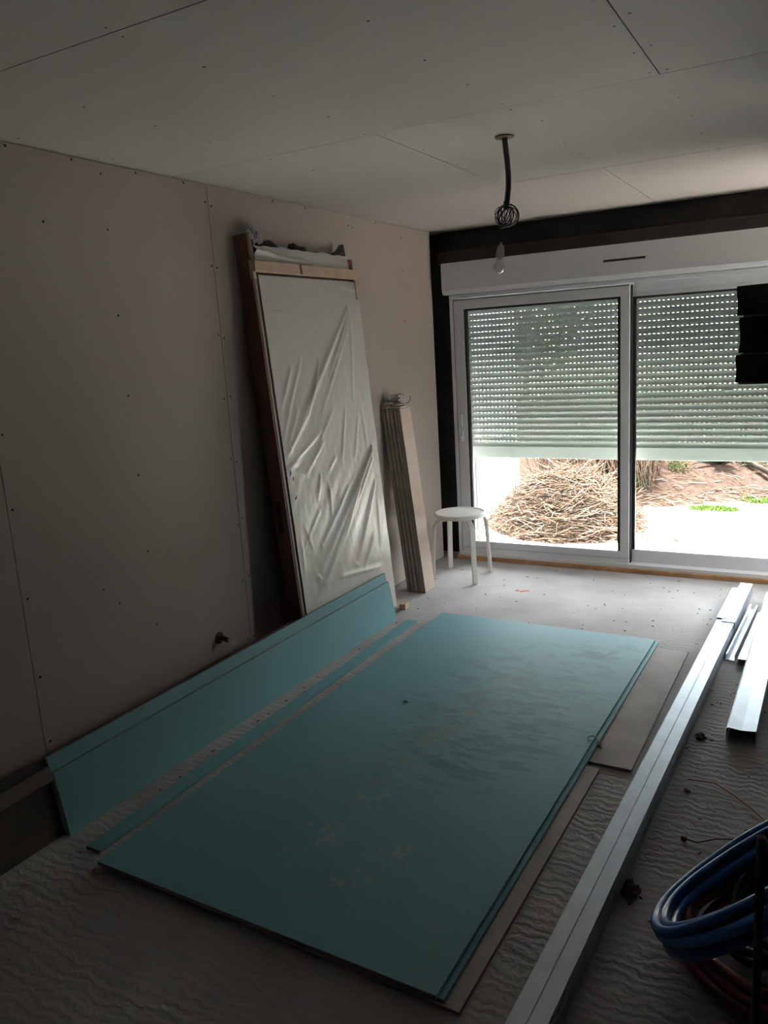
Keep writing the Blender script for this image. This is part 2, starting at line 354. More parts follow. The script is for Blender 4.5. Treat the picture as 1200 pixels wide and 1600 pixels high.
# ------------------------------------------------------------------ window
win = bpy.data.objects.new('window_1', None); COL.objects.link(win); win.location = (-1.12, 5.17, 0.028)
struct(win, 'white two leaf sliding window behind a half lowered shutter')
W0 = Vector((-1.12, 5.17, 0.028))
def wpart(mb, name, m_, bevel=0.002, parent=None):
    off = W0
    mb.v = [(x-off.x, y-off.y, z-off.z) for x, y, z in mb.v]
    return mb.build(name, m_, parent or win, bevel)
fL, fR, fT = -2.322, 0.08, 1.872
mb = MB()  # outer frame
mb.box(fL, fL+0.022, 5.17, 5.325, 0.028, fT); mb.box(fR-0.022, fR, 5.17, 5.325, 0.028, fT)
mb.box(fL+0.022, fR-0.022, 5.17, 5.325, fT-0.02, fT); mb.box(fL+0.022, fR-0.022, 5.165, 5.325, 0.028, 0.055)
mb.box(-1.09, fR-0.022, 5.225, 5.23, 1.80, fT-0.02)
wpart(mb, 'outer_frame', M['pvc'])
def leaf(name, x0, x1, y0, y1, z0, z1, st0, st1, rb, rtp):
    mb = MB()
    mb.box(x0, x0+st0, y0, y1, z0, z1); mb.box(x1-st1, x1, y0, y1, z0, z1)
    mb.box(x0+st0, x1-st1, y0, y1, z0, z0+rb); mb.box(x0+st0, x1-st1, y0, y1, z1-rtp, z1)
    lf = wpart(mb, name, M['pvc'])
    q = MB(); a, b_, cc, d = x0+st0, x1-st1, z0+rb, z1-rtp; e = 0.018; ya = y0+0.004
    q.box(a-0.001, a+e, ya, y1-0.01, cc, d); q.box(b_-e, b_+0.001, ya, y1-0.01, cc, d); q.box(a+e, b_-e, ya, y1-0.01, d-e*0.7, d)
    wpart(q, 'gasket', M['gasket'], 0, lf)
    q = MB(); ym = (y0+y1)/2; q.box(a+0.002, b_-0.002, ym-0.003, ym+0.003, cc, d)
    gl_ = wpart(q, 'glass_pane', M['glass'], 0, lf)
    return lf
lf = leaf('sliding_leaf', -2.300, -1.108, 5.178, 5.222, 0.055, 1.845, 0.078, 0.055, 0.083, 0.070)
# dark strips drawn as the shadow line between frame and leaf, then lock plates
mb = MB(); mb.box(-2.2985, -2.2955, 5.1765, 5.1785, 0.06, 1.84); mb.box(-2.296, -1.11, 5.1765, 5.1785, 1.836, 1.840); mb.box(-2.29, -1.11, 5.1772, 5.1785, 0.088, 0.0895)
wpart(mb, 'leaf_shadow_line', M['gasket'], 0, lf)
mb = MB(); mb.box(-2.281, -2.258, 5.166, 5.179, 0.965, 1.055); mb.box(-2.277, -2.262, 5.160, 5.167, 0.985, 1.035)
wpart(mb, 'latch_plate', M['pvc'], 0.003, lf)
mb = MB(); mb.box(-2.279, -2.256, 5.168, 5.179, 0.865, 0.94); mb.box(-2.274, -2.261, 5.158, 5.169, 0.87, 0.90)
wpart(mb, 'finger_pull', M['pvc'], 0.003, lf)
leaf('sliding_leaf', -1.145, 0.055, 5.238, 5.282, 0.055, 1.80, 0.045, 0.06, 0.085, 0.03)
mb = MB(); mb.box(-1.107, -1.100, 5.20, 5.245, 0.056, 1.84)
wpart(mb, 'meeting_gasket', M['gasket'], 0)

# ------------------------------------------------------------------ roller shutter
sh = thing('roller_shutter', 'pale grey roller shutter half lowered behind the sliding window glass', 'shutter', (-1.13, 5.36, 0.72))
S0 = Vector((-1.13, 5.36, 0.72))
def spart(mb, name, m_, bevel=0.0, parent=None):
    mb.v = [(x-S0.x, y-S0.y, z-S0.z) for x, y, z in mb.v]
    return mb.build(name, m_, parent or sh, bevel)
sx0, sx1 = -2.272, 0.025
mb = MB(); pitch = 0.0407; z = 0.805; rows = 26; slat = 0.0375; hp = 0.0285; hw = 0.0118
for k in range(rows):
    zz = z + k*pitch; n = 9; outer = []; inner = []
    for i in range(n):
        u = i/(n-1); bulge = 0.0085*(1-(2*u-1)**2)
        outer.append((zz+u*slat, 5.372+bulge)); inner.append((zz+u*slat, 5.3705+bulge-0.002))
    vs = []; 
    for (a, y) in outer+inner[::-1]: vs.append((sx0, y, a)); vs.append((sx1, y, a))
    m2 = 2*n; fs = [(2*i, 2*i+1, 2*((i+1) % m2)+1, 2*((i+1) % m2)) for i in range(m2)]
    mb.add(vs, fs, 0, True)
    # perforated link strip above the slat: bridges between light slots
    if k < rows-1:
        za, zb = zz+slat-0.0002, zz+pitch+0.0002
        x = sx0
        while x < sx1:
            xe = min(x+hp-hw, sx1)
            mb.box(x, xe, 5.3695, 5.3715, za, zb); x += hp
spart(mb, 'slat_curtain', M['shutter'])
mb = MB(); mb.box(sx0, sx1, 5.364, 5.380, 0.722, 0.806)
bb = spart(mb, 'bottom_bar', M['shutter'], 0.003)
mb = MB(); mb.box(-2.318, -2.270, 5.345, 5.40, 0.0, 1.89); spart(mb, 'guide_rail', M['pvc'], 0.002)
mb = MB(); mb.box(0.022, 0.058, 5.345, 5.40, 0.0, 1.89); spart(mb, 'guide_rail', M['pvc'], 0.002)
mb = MB()
mb.prism([(0, 0), (0, 0), (0, 0)], 0, 0) if False else None
bx0, bx1 = -2.352, 0.115
prof = [(5.120, 1.905), (5.120, 2.083), (5.24, 2.086), (5.335, 2.086), (5.335, 1.876), (5.135, 1.876)]
n = len(prof); vs = [(bx0, y, z_) for y, z_ in prof] + [(bx1, y, z_) for y, z_ in prof]
mb.add(vs, [tuple(range(n)), tuple(range(n, 2*n))[::-1]] + [(i, i+n, (i+1) % n+n, (i+1) % n) for i in range(n)])
sb = spart(mb, 'shutter_box', M['pvc'], 0.002)
mb = MB(); mb.box(-1.255, -1.003, 5.1188, 5.1215, 1.983, 1.997); spart(mb, 'air_slot', M['gasket'], 0.001, sb)

# ------------------------------------------------------------------ exterior
w = MB(); w.box(-9, 4.2, 5.56, 9.0, -0.25, -0.10); w.box(RX+0.47, 4.2, 1.0, 5.56, -0.25, -0.10)  # side slab added outside the unseen doorway to bounce light in
struct(w.build('patio', M['patio']), 'pale patio outside the window')
# mulch bank rising behind the patio
nx, ny = 90, 40; mb = MB(); vs = []
def bank_h(x, y):
    y0 = 7.58 + 0.60*max(0, x+1.4)
    t_ = max(0, y-y0)
    return -0.13 + min(0.80, t_*0.30) + 0.05*noise.noise((x*1.7, y*1.7, 0))*min(1, t_*3) + 0.02*noise.noise((x*7, y*7, 3))*min(1, t_*4)
for j in range(ny):
    for i in range(nx):
        x = -7+11*i/(nx-1); y = 7.3+6.2*j/(ny-1); vs.append((x, y, bank_h(x, y)))
mb.add(vs, [(j*nx+i, j*nx+i+1, (j+1)*nx+i+1, (j+1)*nx+i) for j in range(ny-1) for i in range(nx-1)], 0, True)
struct(mb.build('planting_bank', M['mulch'], recalc=False), 'reddish brown mulch bank beyond the patio')
w = MB(); w.box(-9, -2.80, 7.6, 7.85, -0.1, 3.0)
struct(w.build('garden_wall', M['whitewall']), 'white rendered wall behind the straw pile')

def strand(mb, p, d, ln, r_, sag=0.2, mi=0, seg=5, wob=0.06):
    d = Vector(d).normalized(); p = Vector(p); pts = []
    side = d.cross(Vector((0, 0, 1))); side = side.normalized() if side.length > 1e-3 else Vector((1, 0, 0))
    k1, k2 = random.uniform(-wob, wob), random.uniform(-wob, wob)
    for i in range(seg):
        u = i/(seg-1); q = p + d*ln*u + side*k1*math.sin(u*3.1)*ln*2 + Vector((0, 0, 1))*(-sag*ln*u*u + k2*math.sin(u*5)*ln)
        q.z = max(q.z, -0.095); pts.append(q)
    mb.tube(pts, r_, 3, mi, rs=[r_*(1-0.6*i/(seg-1)) for i in range(seg)])
w = MB(); w.box(0.02, 3.4, 5.95, 9.0, -0.2, -0.094);  # dark ground added out of view to limit patio bounce
struct(w.build('bounce_cut_turf', M['weed']), 'unseen dark turf added to cut light bounced off the patio')
mb = MB(); bx_, by_ = 60, 16; vs = [(-9+16*i/(bx_-1), 10.9+2.6*j/(by_-1)+0.5*math.sin(i*.5), 0.70+0.55*j/(by_-1)*2.6+0.06*noise.noise((i*.4, j*.5, 2))) for j in range(by_) for i in range(bx_)]  # far slope added as a bright backdrop for the shutter slots
vs += [(x, 14.6, -0.2) for x in (-9+16*i/(bx_-1) for i in range(bx_))]
mb.add(vs, [(j*bx_+i, j*bx_+i+1, (j+1)*bx_+i+1, (j+1)*bx_+i) for j in range(by_) for i in range(bx_-1)], 0, True)
struct(mb.build('slot_backdrop', M['backdrop'], recalc=False), 'pale slope added beyond the mulch bank to brighten the shutter slots')
# unseen hedge added on the right to block low sky light
mb = MB(); hr = random.Random(8)
mb.box(3.4, 4.4, 1.0, 11.5, -0.1, 2.35)
for i in range(5000):
    if i % 3: p = Vector((3.4-abs(hr.gauss(0, .05)), hr.uniform(1.0, 11.5), hr.uniform(-0.1, 2.4)))
    else: p = Vector((hr.uniform(3.35, 4.4), hr.uniform(1.0, 11.5), 2.35+abs(hr.gauss(0, .07))))
    a, b_ = Vector((hr.uniform(-1, 1), hr.uniform(-1, 1), hr.uniform(-1, 1))).normalized()*0.07, Vector((hr.uniform(-1, 1), hr.uniform(-1, 1), hr.uniform(-1, 1))).normalized()*0.05
    mb.add([p-a, p-b_, p+a, p+b_], [(0, 1, 2, 3)])
struct(mb.build('light_block_hedge', M['hedge'], recalc=False), 'dense hedge added out of view at right to block low sky light')
# straw heap
mb = MB(); rnd = random.Random(3)
HX, HY = -1.98, 6.72
mb.lathe([(0.52, -0.1), (0.46, 0.05), (0.36, 0.19), (0.22, 0.29), (0.02, 0.33)], (HX, HY, 0), 20, 1)
for i in range(5200):
    a = rnd.uniform(0, 2*math.pi); h = rnd.random()**0.85
    R_ = 0.60*(1-h)**0.6 + 0.04; z_ = -0.09 + 0.47*h
    p = (HX+R_*math.cos(a)*1.0, HY+R_*math.sin(a)*0.9, z_)
    tng = a + math.pi/2 + rnd.uniform(-1.3, 1.3)
    if rnd.random() < 0.65: d = (rnd.choice([-1, 1]), rnd.uniform(-0.5, 0.5), rnd.uniform(-0.35, 0.35))
    else: d = (math.cos(tng), math.sin(tng)*0.8, rnd.uniform(-0.6, 0.6))
    p = (p[0]-d[0]*0.12, p[1]-d[1]*0.12, p[2])
    strand(mb, p, d, rnd.uniform(0.12, 0.40), rnd.choice([0.002, 0.003, 0.004, 0.007]), rnd.uniform(-0.2, 0.5), rnd.choice([0, 0, 1, 1, 2]), 5, 0.09)
o = mb.build('straw_pile', [M['straw'], M['straw2'], M['straw3']], recalc=False)
tag(o, 'tangled heap of dry straw and reeds on the patio outside the left pane', 'straw pile', kind='stuff')
# standing dry reeds behind
mb = MB()
for i in range(900):
    x = rnd.uniform(-2.72, -1.5); y = rnd.uniform(8.0, 9.0)
    strand(mb, (x, y, bank_h(x, y)-0.02), (rnd.uniform(-.35, .35), rnd.uniform(-.3, .1), 1), rnd.uniform(0.5, 1.15), rnd.choice([0.004, 0.006, 0.008]), rnd.uniform(0, 0.3), rnd.choice([0, 1, 1, 2]), 5)
o = mb.build('dry_reeds', [M['straw'], M['straw2'], M['straw3']], recalc=False)
tag(o, 'standing dry reeds behind the straw heap', 'reeds', kind='stuff')
# litter on the bank
mb = MB()
for i in range(1800):
    x = rnd.uniform(-2.2, 1.4); y = rnd.uniform(7.9, 11.0)
    y0 = 7.58 + 0.60*max(0, x+1.4)
    if y < y0: y = y0 + rnd.random()*1.2
    if rnd.random() < 0.35: y = y0 + rnd.uniform(-0.12, 0.4)
    a = rnd.uniform(-0.7, 0.7) + (math.pi if rnd.random() < .5 else 0)
    strand(mb, (x, y, bank_h(x, y)+rnd.uniform(0.0, 0.03)), (math.cos(a), math.sin(a), rnd.uniform(-0.05, 0.25)), rnd.uniform(0.05, 0.28), rnd.choice([0.003, 0.004, 0.006]), 0.25, rnd.choice([0, 1, 1, 2]), 4)
o = mb.build('twig_litter', [M['straw'], M['straw2'], M['straw3']], recalc=False)
tag(o, 'dry twigs and straw scattered over the mulch bank', 'twigs', kind='stuff')
def tuft(name, cx, cy, rx, ry, n_, h, label, m_, cat='grass'):
    mb = MB()
    for i in range(n_):
        a = rnd.uniform(0, 6.28); q = math.sqrt(rnd.random()); x = cx+rx*q*math.cos(a); y = cy+ry*q*math.sin(a)
        strand(mb, (x, y, max(-0.1, bank_h(x, y) if y > 7.9 else -0.1)), (rnd.uniform(-.7, .7), rnd.uniform(-.7, .7), 1), h*rnd.uniform(.5, 1.2), 0.005, 0.4, 0, 4)
    tag(mb.build(name, m_, recalc=False), label, cat, kind='stuff')
tuft('grass_patch', -0.88, 7.70, 0.22, 0.11, 420, 0.07, 'low bright green grass patch on the pale patio, nearer the middle stile', M['grass'])
tuft('grass_patch', -0.42, 8.13, 0.28, 0.10, 450, 0.07, 'low bright green grass patch at the foot of the bank, by the right edge', M['grass'])
tuft('weeds', -1.75, 8.15, 0.16, 0.3, 120, 0.3, 'yellow green weeds at the bank foot beside the middle stile', M['weed'], 'weeds')
tuft('weeds', -1.32, 8.5, 0.10, 0.12, 60, 0.16, 'small weed tuft on the open mulch bank', M['weed'], 'weeds')
tuft('weeds', -0.72, 9.1, 0.25, 0.3, 200, 0.22, 'leafy weeds under the fallen branch', M['weed'], 'weeds')
# agave
ag = thing('agave_plant', 'blue green spiky leaved plant on the bank beside the fallen branch', 'plant', (-0.95, 8.78, bank_h(-0.95, 8.78)+0.01))
for k in range(16):
    a = 2*math.pi*k/16 + rnd.uniform(-.2, .2); el = rnd.uniform(0.3, 1.1); ln = rnd.uniform(0.22, 0.36); mb = MB(); pts = []
    n = 7; vs = []
    for i in range(n):
        u = i/(n-1); R_ = ln*u*math.cos(el); z_ = ln*u*math.sin(el) - 0.10*u*u
        wd = 0.024*math.sin(math.pi*min(1, 0.25+u*0.75))+0.001; th = 0.008*(1-u)+0.001
        cx, cy = R_*math.cos(a), R_*math.sin(a); sx_, sy_ = -math.sin(a), math.cos(a)
        vs += [(cx+sx_*wd, cy+sy_*wd, z_+0.006), (cx, cy, z_-th), (cx-sx_*wd, cy-sy_*wd, z_+0.006), (cx, cy, z_+0.002)]
    fs = [(i*4+j, i*4+(j+1) % 4, (i+1)*4+(j+1) % 4, (i+1)*4+j) for i in range(n-1) for j in range(4)] + [(0, 1, 2, 3), (n*4-1, n*4-2, n*4-3, n*4-4)]
    mb.add(vs, fs, 0, True); mb.build('leaf', M['agave'], ag)
mb = MB(); mb.tube([(-0.92, 9.15, 0.36), (-0.83, 8.98, 0.27), (-0.72, 8.86, 0.20), (-0.60, 8.76, 0.14), (-0.47, 8.68, 0.09), (-0.25, 8.72, 0.09)], 0.02, 8, rs=[.016, .022, .024, .026, .03, .032])
mb.tube([(-0.72, 8.86, 0.20), (-0.60, 8.95, 0.30), (-0.55, 9.0, 0.42)], 0.012, 7)
tag(mb.build('fallen_branch', M['bark']), 'grey brown fallen branch lying across the mulch bank at right', 'branch')
mb = MB(); mb.tube([(-1.45, 6.46, -0.094), (-1.30, 6.44, -0.092), (-1.10, 6.47, -0.093), (-1.02, 6.45, -0.09)], 0.004, 5); mb.tube([(-1.03, 6.47, -0.09), (-1.0, 6.43, -0.086)], 0.010, 6)
tag(mb.build('dry_twig', M['bark']), 'thin crooked twig lying on the pale patio', 'twig')
# shrubs seen only through the shutter slots
def shrub(cx, cy, cz, R_, label):
    mb = MB(); 
    for i in range(1200):
        v = Vector((rnd.gauss(0, 1), rnd.gauss(0, 1), rnd.gauss(0, 1))).normalized()*R_*rnd.uniform(.55, 1)
        p = Vector((cx, cy, cz)) + Vector((v.x, v.y*.7, v.z)); a, b_ = Vector((rnd.uniform(-1, 1), rnd.uniform(-1, 1), rnd.uniform(-1, 1))).normalized()*0.07, Vector((rnd.uniform(-1, 1), rnd.uniform(-1, 1), rnd.uniform(-1, 1))).normalized()*0.05
        mb.add([p-a, p-b_, p+a, p+b_], [(0, 1, 2, 3)])
    s_ = thing('garden_shrub', label, 'shrub', (0, 0, 0)); mb.build('foliage', M['hedge'], s_, recalc=False)
    mb = MB(); mb.tube([(cx, cy, bank_h(min(3.9, cx), cy)-0.05 if cy > 7.3 else -0.1), (cx+.05, cy, cz)], 0.05, 8); mb.build('stem', M['bark'], s_)
shrub(-3.6, 10.4, 1.9, 0.95, 'green shrub behind the shutter of the left pane, glimpsed through its slots')

# ------------------------------------------------------------------ plasterboard sheets on the floor
def board(name, label, cx, cy, w_, l_, z0, z1, ang, mats, mis, group=None, cat='plasterboard', bev=0.0015):
    mb = MB(); mb.box(-w_/2, w_/2, -l_/2, l_/2, z0-z0, z1-z0, mis=mis)
    o = mb.build(name, mats, bevel=bev, loc=(cx, cy, z0), rot=(0, 0, ang)); tag(o, label, cat, group); return o
TE = [M['teal'], M['core']]; mis = [0, 0, 1, 1, 0, 0]
board('grey_board', 'grey board strip under the teal sheets, the one nearer the window', -0.85, 3.28, 0.60, 1.20, 0.0, 0.0125, -0.015, [M['grayboard'], M['core']], [0, 0, 1, 1, 1, 1], cat='board')
board('grey_board', 'narrow grey board strip under the teal sheets, nearer the camera', -0.98, 2.045, 0.60, 1.205, 0.0, 0.0125, -0.025, [M['grayboard'], M['core']], [0, 0, 1, 1, 1, 1], cat='board')
A = -0.018
board('plasterboard_sheet', 'lower of two stacked teal plasterboard sheets, showing as a thin rim', -1.306, 2.697, 1.185, 2.49, 0.0127, 0.0250, A-0.001, TE, mis)
board('plasterboard_sheet', 'upper teal moisture resistant plasterboard sheet, scuffed, lying on top', -1.322, 2.688, 1.185, 2.49, 0.0252, 0.0377, A, [M['tealscuff'], M['core']], mis)
board('plasterboard_strip', 'thin teal plasterboard strip flat on concrete beside the big sheets', -2.036, 2.675, 0.062, 2.31, 0.0, 0.0125, -0.001, TE, mis)
# leaning strips
def leaning(name, label, x0, y0, x1, y1, hgt, lean, th, mats, off=0.0, top=None):
    """strip on its long edge; bottom front corner x0,y0 -> x1,y1; leans to -x"""
    mb = MB(); L_ = math.hypot(x1-x0, y1-y0)
    mb.box(-th, 0, 0, L_, 0, hgt, mis=[1, 1, 1, 1, 0, 0])
    o = mb.build(name, mats, bevel=0.001, loc=(x0+off, y0, 0.0+0.0002), rot=(0, -math.atan(lean), -math.atan2(x1-x0, y1-y0)))
    tag(o, label, 'plasterboard'); return o
leaning('plasterboard_strip', 'front teal plasterboard strip on edge, the lower of two leaning strips', -2.178, 1.548, -2.139, 3.837, 0.232, 0.17, 0.0125, [M['teal'], M['core']], 0.0)
leaning('plasterboard_strip', 'rear teal plasterboard strip on edge, its top showing above the front one', -2.178, 1.545, -2.139, 3.835, 0.282, 0.17, 0.0125, [M['teal'], M['core']], -0.0132)
o = leaning('void_plank', 'long plank on edge, darkened to stand in for the shaded void behind the teal strips', -2.205, 0.30, -2.170, 3.00, 0.276, 0.17, 0.018, [M['void_dark'], M['void_dark']], -0.020); o['category'] = 'plank'  # very dark plank stands in for the shaded void below the batten
mb = MB(); mb.box(-0.012, 0.0, 0, 1.22, 0.0, 0.050)
o = mb.build('wooden_batten', M['oldbatten'], bevel=0.001, loc=(-2.2125+0.001, 0.31, 0.215), rot=(0, -math.atan(.17), -0.013)); tag(o, 'thin grey brown batten on the near end of the dark leaning plank', 'batten')

# ------------------------------------------------------------------ wrapped door set
dr = thing('wrapped_door', 'tall door set wrapped in plastic film leaning on the left wall', 'door', (-2.214, 3.05, 0.0), (0, -math.atan(0.07), 0))
# local frame: z along the leaning height, -x into the pack, y along the wall
DW = 0.915
mb = MB(); mb.box(-0.078, -0.055, -0.012, 0.026, 0.005, 2.11); mb.box(-0.055, 0.0, -0.012, 0.016, 0.005, 2.11)
jamb = mb.build('door_jamb', M['brown'], dr, 0.002)
mb = MB(); mb.box(-0.001, 0.0025, 0.0, 0.0165, 0.005, 2.11); mb.build('rebate_strip', M['seal'], jamb, 0.001)
mb = MB(); mb.box(-0.02, -0.001, 0.0165, 0.034, 0.005, 2.085); mb.build('door_seal', M['maroon'], jamb)
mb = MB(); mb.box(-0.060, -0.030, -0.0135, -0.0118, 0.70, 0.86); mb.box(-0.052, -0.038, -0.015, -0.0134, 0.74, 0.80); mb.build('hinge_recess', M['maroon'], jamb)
mb = MB(); mb.box(-0.070, -0.012, 0.036, DW-0.01, 0.01, 2.045); mb.build('door_panel', M['brown'], dr, 0.002)
mb = MB(); mb.box(-0.076, -0.012, DW-0.010, DW+0.012, 0.005, 2.05); mb.build('door_jamb', M['brown'], dr, 0.002)
segs = [(3.836, 1.782, 3.142, 1.106), (3.854, 1.772, 3.577, 1.439), (3.809, 1.672, 3.464, 1.258), (3.067, 1.75, 3.331, 1.754), (3.335, 1.261, 3.075, 1.05), (3.413, 1.148, 3.096, 1.006), (3.912, 1.006, 3.14, 0.272), (3.893, 0.99, 3.232, 0.43), (3.903, 0.94, 3.28, 0.381), (3.906, 0.802, 3.609, 0.395), (3.426, 0.877, 3.424, 0.717), (3.359, 0.926, 3.315, 0.82), (3.165, 0.7, 3.211, 0.584), (3.526, 1.001, 3.442, 0.939), (3.809, 0.503, 3.68, 0.365), (3.844, 0.312, 3.423, 0.372), (3.853, 1.713, 3.778, 1.298), (3.849, 1.22, 3.867, 1.001), (3.326, 1.527, 3.064, 1.113), (3.498, 1.519, 3.305, 1.209), (3.233, 1.484, 3.108, 1.293), (3.064, 1.005, 3.205, 1.03), (3.555, 1.249, 3.396, 1.1), (3.681, 1.237, 3.583, 0.971), (3.806, 1.189, 3.713, 0.951), (3.902, 0.698, 3.874, 0.4), (3.31, 0.748, 3.093, 0.568), (3.425, 1.096, 3.244, 0.959), (3.238, 1.28, 3.133, 1.135), (3.928, 1.88, 3.779, 1.899), (3.093, 1.016, 3.241, 0.943), (3.116, 0.66, 3.113, 0.464), (3.712, 0.808, 3.438, 0.512), (3.614, 0.826, 3.299, 0.582)]
amps = {0: .010, 6: .016, 7: .013, 8: .012, 9: .009, 14: .009, 15: .008, 1: .008, 2: .006, 3: .006, 10: .008, 11: .007, 32: .009, 33: .008}
def seg_d(py, pz, s):
    ax, ay, bx, by = s; dx, dy = bx-ax, by-ay; L2 = dx*dx+dy*dy
    t_ = max(0, min(1, ((py-ax)*dx+(pz-ay)*dy)/L2)); cx, cy = ax+dx*t_, ay+dy*t_
    return math.hypot(py-cx, pz-cy), t_
def film_h(y, z_):
    h = 0.0
    for i, s in enumerate(segs):
        d, t_ = seg_d(y, z_, s)
        wd = 0.010 + 0.014*t_ if i in (0, 6, 7, 8, 9) else 0.012
        if d < wd*4:
            h += amps.get(i, 0.005)*math.exp(-(d/wd)**2)*math.sin(math.pi*min(1, 0.12+0.88*t_)+0.0)**0.5 if t_ < 1 else amps.get(i, 0.005)*math.exp(-(d/wd)**2)*0.5
    # soft drape noise elongated along the main pull direction
    u = (y-3.0)*0.72 - (z_)*0.69; v = (y-3.0)*0.69 + z_*0.72
    amp = 0.35 + 0.65*min(1, max(0, (1.7-z_)/0.6))
    h += 0.6*amp*(0.007*noise.noise((u*7, v*1.6, 0.3)) + 0.004*noise.noise((u*17, v*3.5, 5.1)) + 0.0018*noise.noise((y*26, z_*14, 2.0)))
    return h
nu, nv = 130, 270; mb = MB(); vs = []
y0f, y1f, z0f, z1f = 0.030, DW+0.014, 0.03, 1.925
for j in range(nv):
    for i in range(nu):
        u = i/(nu-1); v = j/(nv-1); y = y0f+(y1f-y0f)*u; z_ = z0f+(z1f-z0f)*v
        e = min(1, min(u, 1-u)*16)*min(1, max(0.0, (z_-0.22)*6)); h = film_h(y+3.05, z_)*(0.2+0.8*e) + 0.004
        yy = y + (0.006*noise.noise((0, z_*6, 1)) + 0.003*noise.noise((0, z_*22, 4)))*(1 if u > .9 else 0)*(u-.9)*10
        vs.append((max(h, -0.009), yy, z_))
# wrap the right edge round the pack
mb.add(vs, [(j*nu+i, j*nu+i+1, (j+1)*nu+i+1, (j+1)*nu+i) for j in range(nv-1) for i in range(nu-1)], 0, True)
k0 = len(mb.v); sv = []
for j in range(nv):
    q = vs[j*nu+nu-1]; sv += [q, (-0.078, q[1]+0.004, q[2])]
mb.add(sv, [(2*j, 2*j+1, 2*j+3, 2*j+2) for j in range(nv-1)], 0, True)
fm = mb.build('plastic_film', M['film'], dr, recalc=False)
# film flap above the batten
nu, nv = 90, 22; mb = MB(); vs = []
for j in range(nv):
    for i in range(nu):
        u = i/(nu-1); v = j/(nv-1); y = 0.022+(DW-0.085)*u + 0.02*v*0 ; zt = 2.06+0.012*noise.noise((u*9, 0, 7)); z_ = 1.94+(zt-1.94)*v
        ridge = 0.018*math.exp(-((v-(0.80-0.66*u + 0.05*math.sin(u*17)))/0.09)**2)*(1-0.4*u)
        vs.append((0.004+ridge+0.003*noise.noise((u*8, v*3, 1)), y, z_))
mb.add(vs, [(j*nu+i, j*nu+i+1, (j+1)*nu+i+1, (j+1)*nu+i) for j in range(nv-1) for i in range(nu-1)], 0, True)
mb.add([(0.003, 0.02, 1.94), (-0.07, 0.02, 1.94), (-0.07, 0.02, 2.05), (0.003, 0.02, 2.05)], [(0, 1, 2, 3)])
mb.build('film_flap', M['film'], dr, recalc=False)
# batten nailed across
mb = MB(); mb.box(0.009, 0.032, -0.022, DW+0.010, 1.935, 1.984); bt = mb.build('pine_batten', M['batten'], dr, 0.0015)
mb = MB(); mb.box(-0.012, 0.010, DW-0.02, DW+0.004, 1.83, 1.945); mb.box(-0.01, 0.009, -0.0125, 0.010, 1.905, 1.99); mb.build('spacer_block', M['batten'], dr, 0.001)
mb = MB(); mb.box(0.0322, 0.0330, 0.335, 0.355, 1.936, 1.983); mb.build('knot', M['brown'], bt)
# torn dark top edge
mb = MB(); prev = None; nt = 46; top = []; r2 = random.Random(11)
for i in range(nt):
    u = i/(nt-1); h = 0.004+0.018*max(0, noise.noise((u*11, 3, 0))+0.25)+(0.028 if 0.04 < u < 0.27 else 0)*math.sin((u-0.04)/0.23*3.14)+(0.05 if u > 0.90 else 0)*(u-.88)*9+(0.02 if .4 < u < .55 else 0)
    top.append(h*1.15)
for i in range(nt-1):
    ya, yb = 0.03+0.83*i/(nt-1), 0.03+0.83*(i+1)/(nt-1)
    vs = [(-0.03, ya, 2.045), (-0.03, yb, 2.045), (-0.045, yb, 2.058+top[i+1]), (-0.045, ya, 2.058+top[i]), (-0.006, ya, 2.045), (-0.006, yb, 2.045), (-0.015, yb, 2.056+top[i+1]), (-0.015, ya, 2.056+top[i])]
    mb.add(vs, [(3, 2, 1, 0), (4, 5, 6, 7), (7, 6, 2, 3), (0, 1, 5, 4)])
mb.build('torn_packaging', M['torn'], dr, recalc=False)
# crumpled clear film tuft
me_bm = bmesh.new(); bmesh.ops.create_icosphere(me_bm, subdivisions=5, radius=1)
for v in me_bm.verts:
    d = v.co.normalized(); n1 = noise.noise(d*2.3+Vector((4, 1, 0))); n2 = abs(noise.noise(d*5+Vector((1, 7, 3)))); n3 = abs(noise.noise(d*11))
    R_ = 0.75+0.45*n1-0.55*n2+0.25*n3
    v.co = Vector((d.x*0.035*R_-0.03, 0.085+d.y*0.062*R_, 2.10+d.z*0.078*R_))
me = bpy.data.meshes.new('film_tuft'); me_bm.to_mesh(me); me_bm.free(); me.materials.append(M['clearfilm'])
o = bpy.data.objects.new('film_tuft', me); COL.objects.link(o); o.parent = dr; o['label'] = 'crumpled clear film tuft'
# three small tears in the film
mb = MB()
for (yy, zz, a, l_) in ((0.055, 0.985, 1.1, 0.016), (0.075, 0.955, 1.3, 0.012), (0.072, 0.86, 0.6, 0.014)):
    cy, cz = yy, zz; hx = film_h(cy+3.05, cz)+0.0075; vs = []
    for j in range(8):
        t_ = 2*math.pi*j/8; p, q = l_*math.cos(t_), 0.005*math.sin(t_)
        vs.append((hx, cy+p*math.cos(a)-q*math.sin(a), cz+p*math.sin(a)+q*math.cos(a)))
    mb.add(vs, [tuple(range(8))])
mb.build('film_tear', M['maroon'], dr, recalc=False)

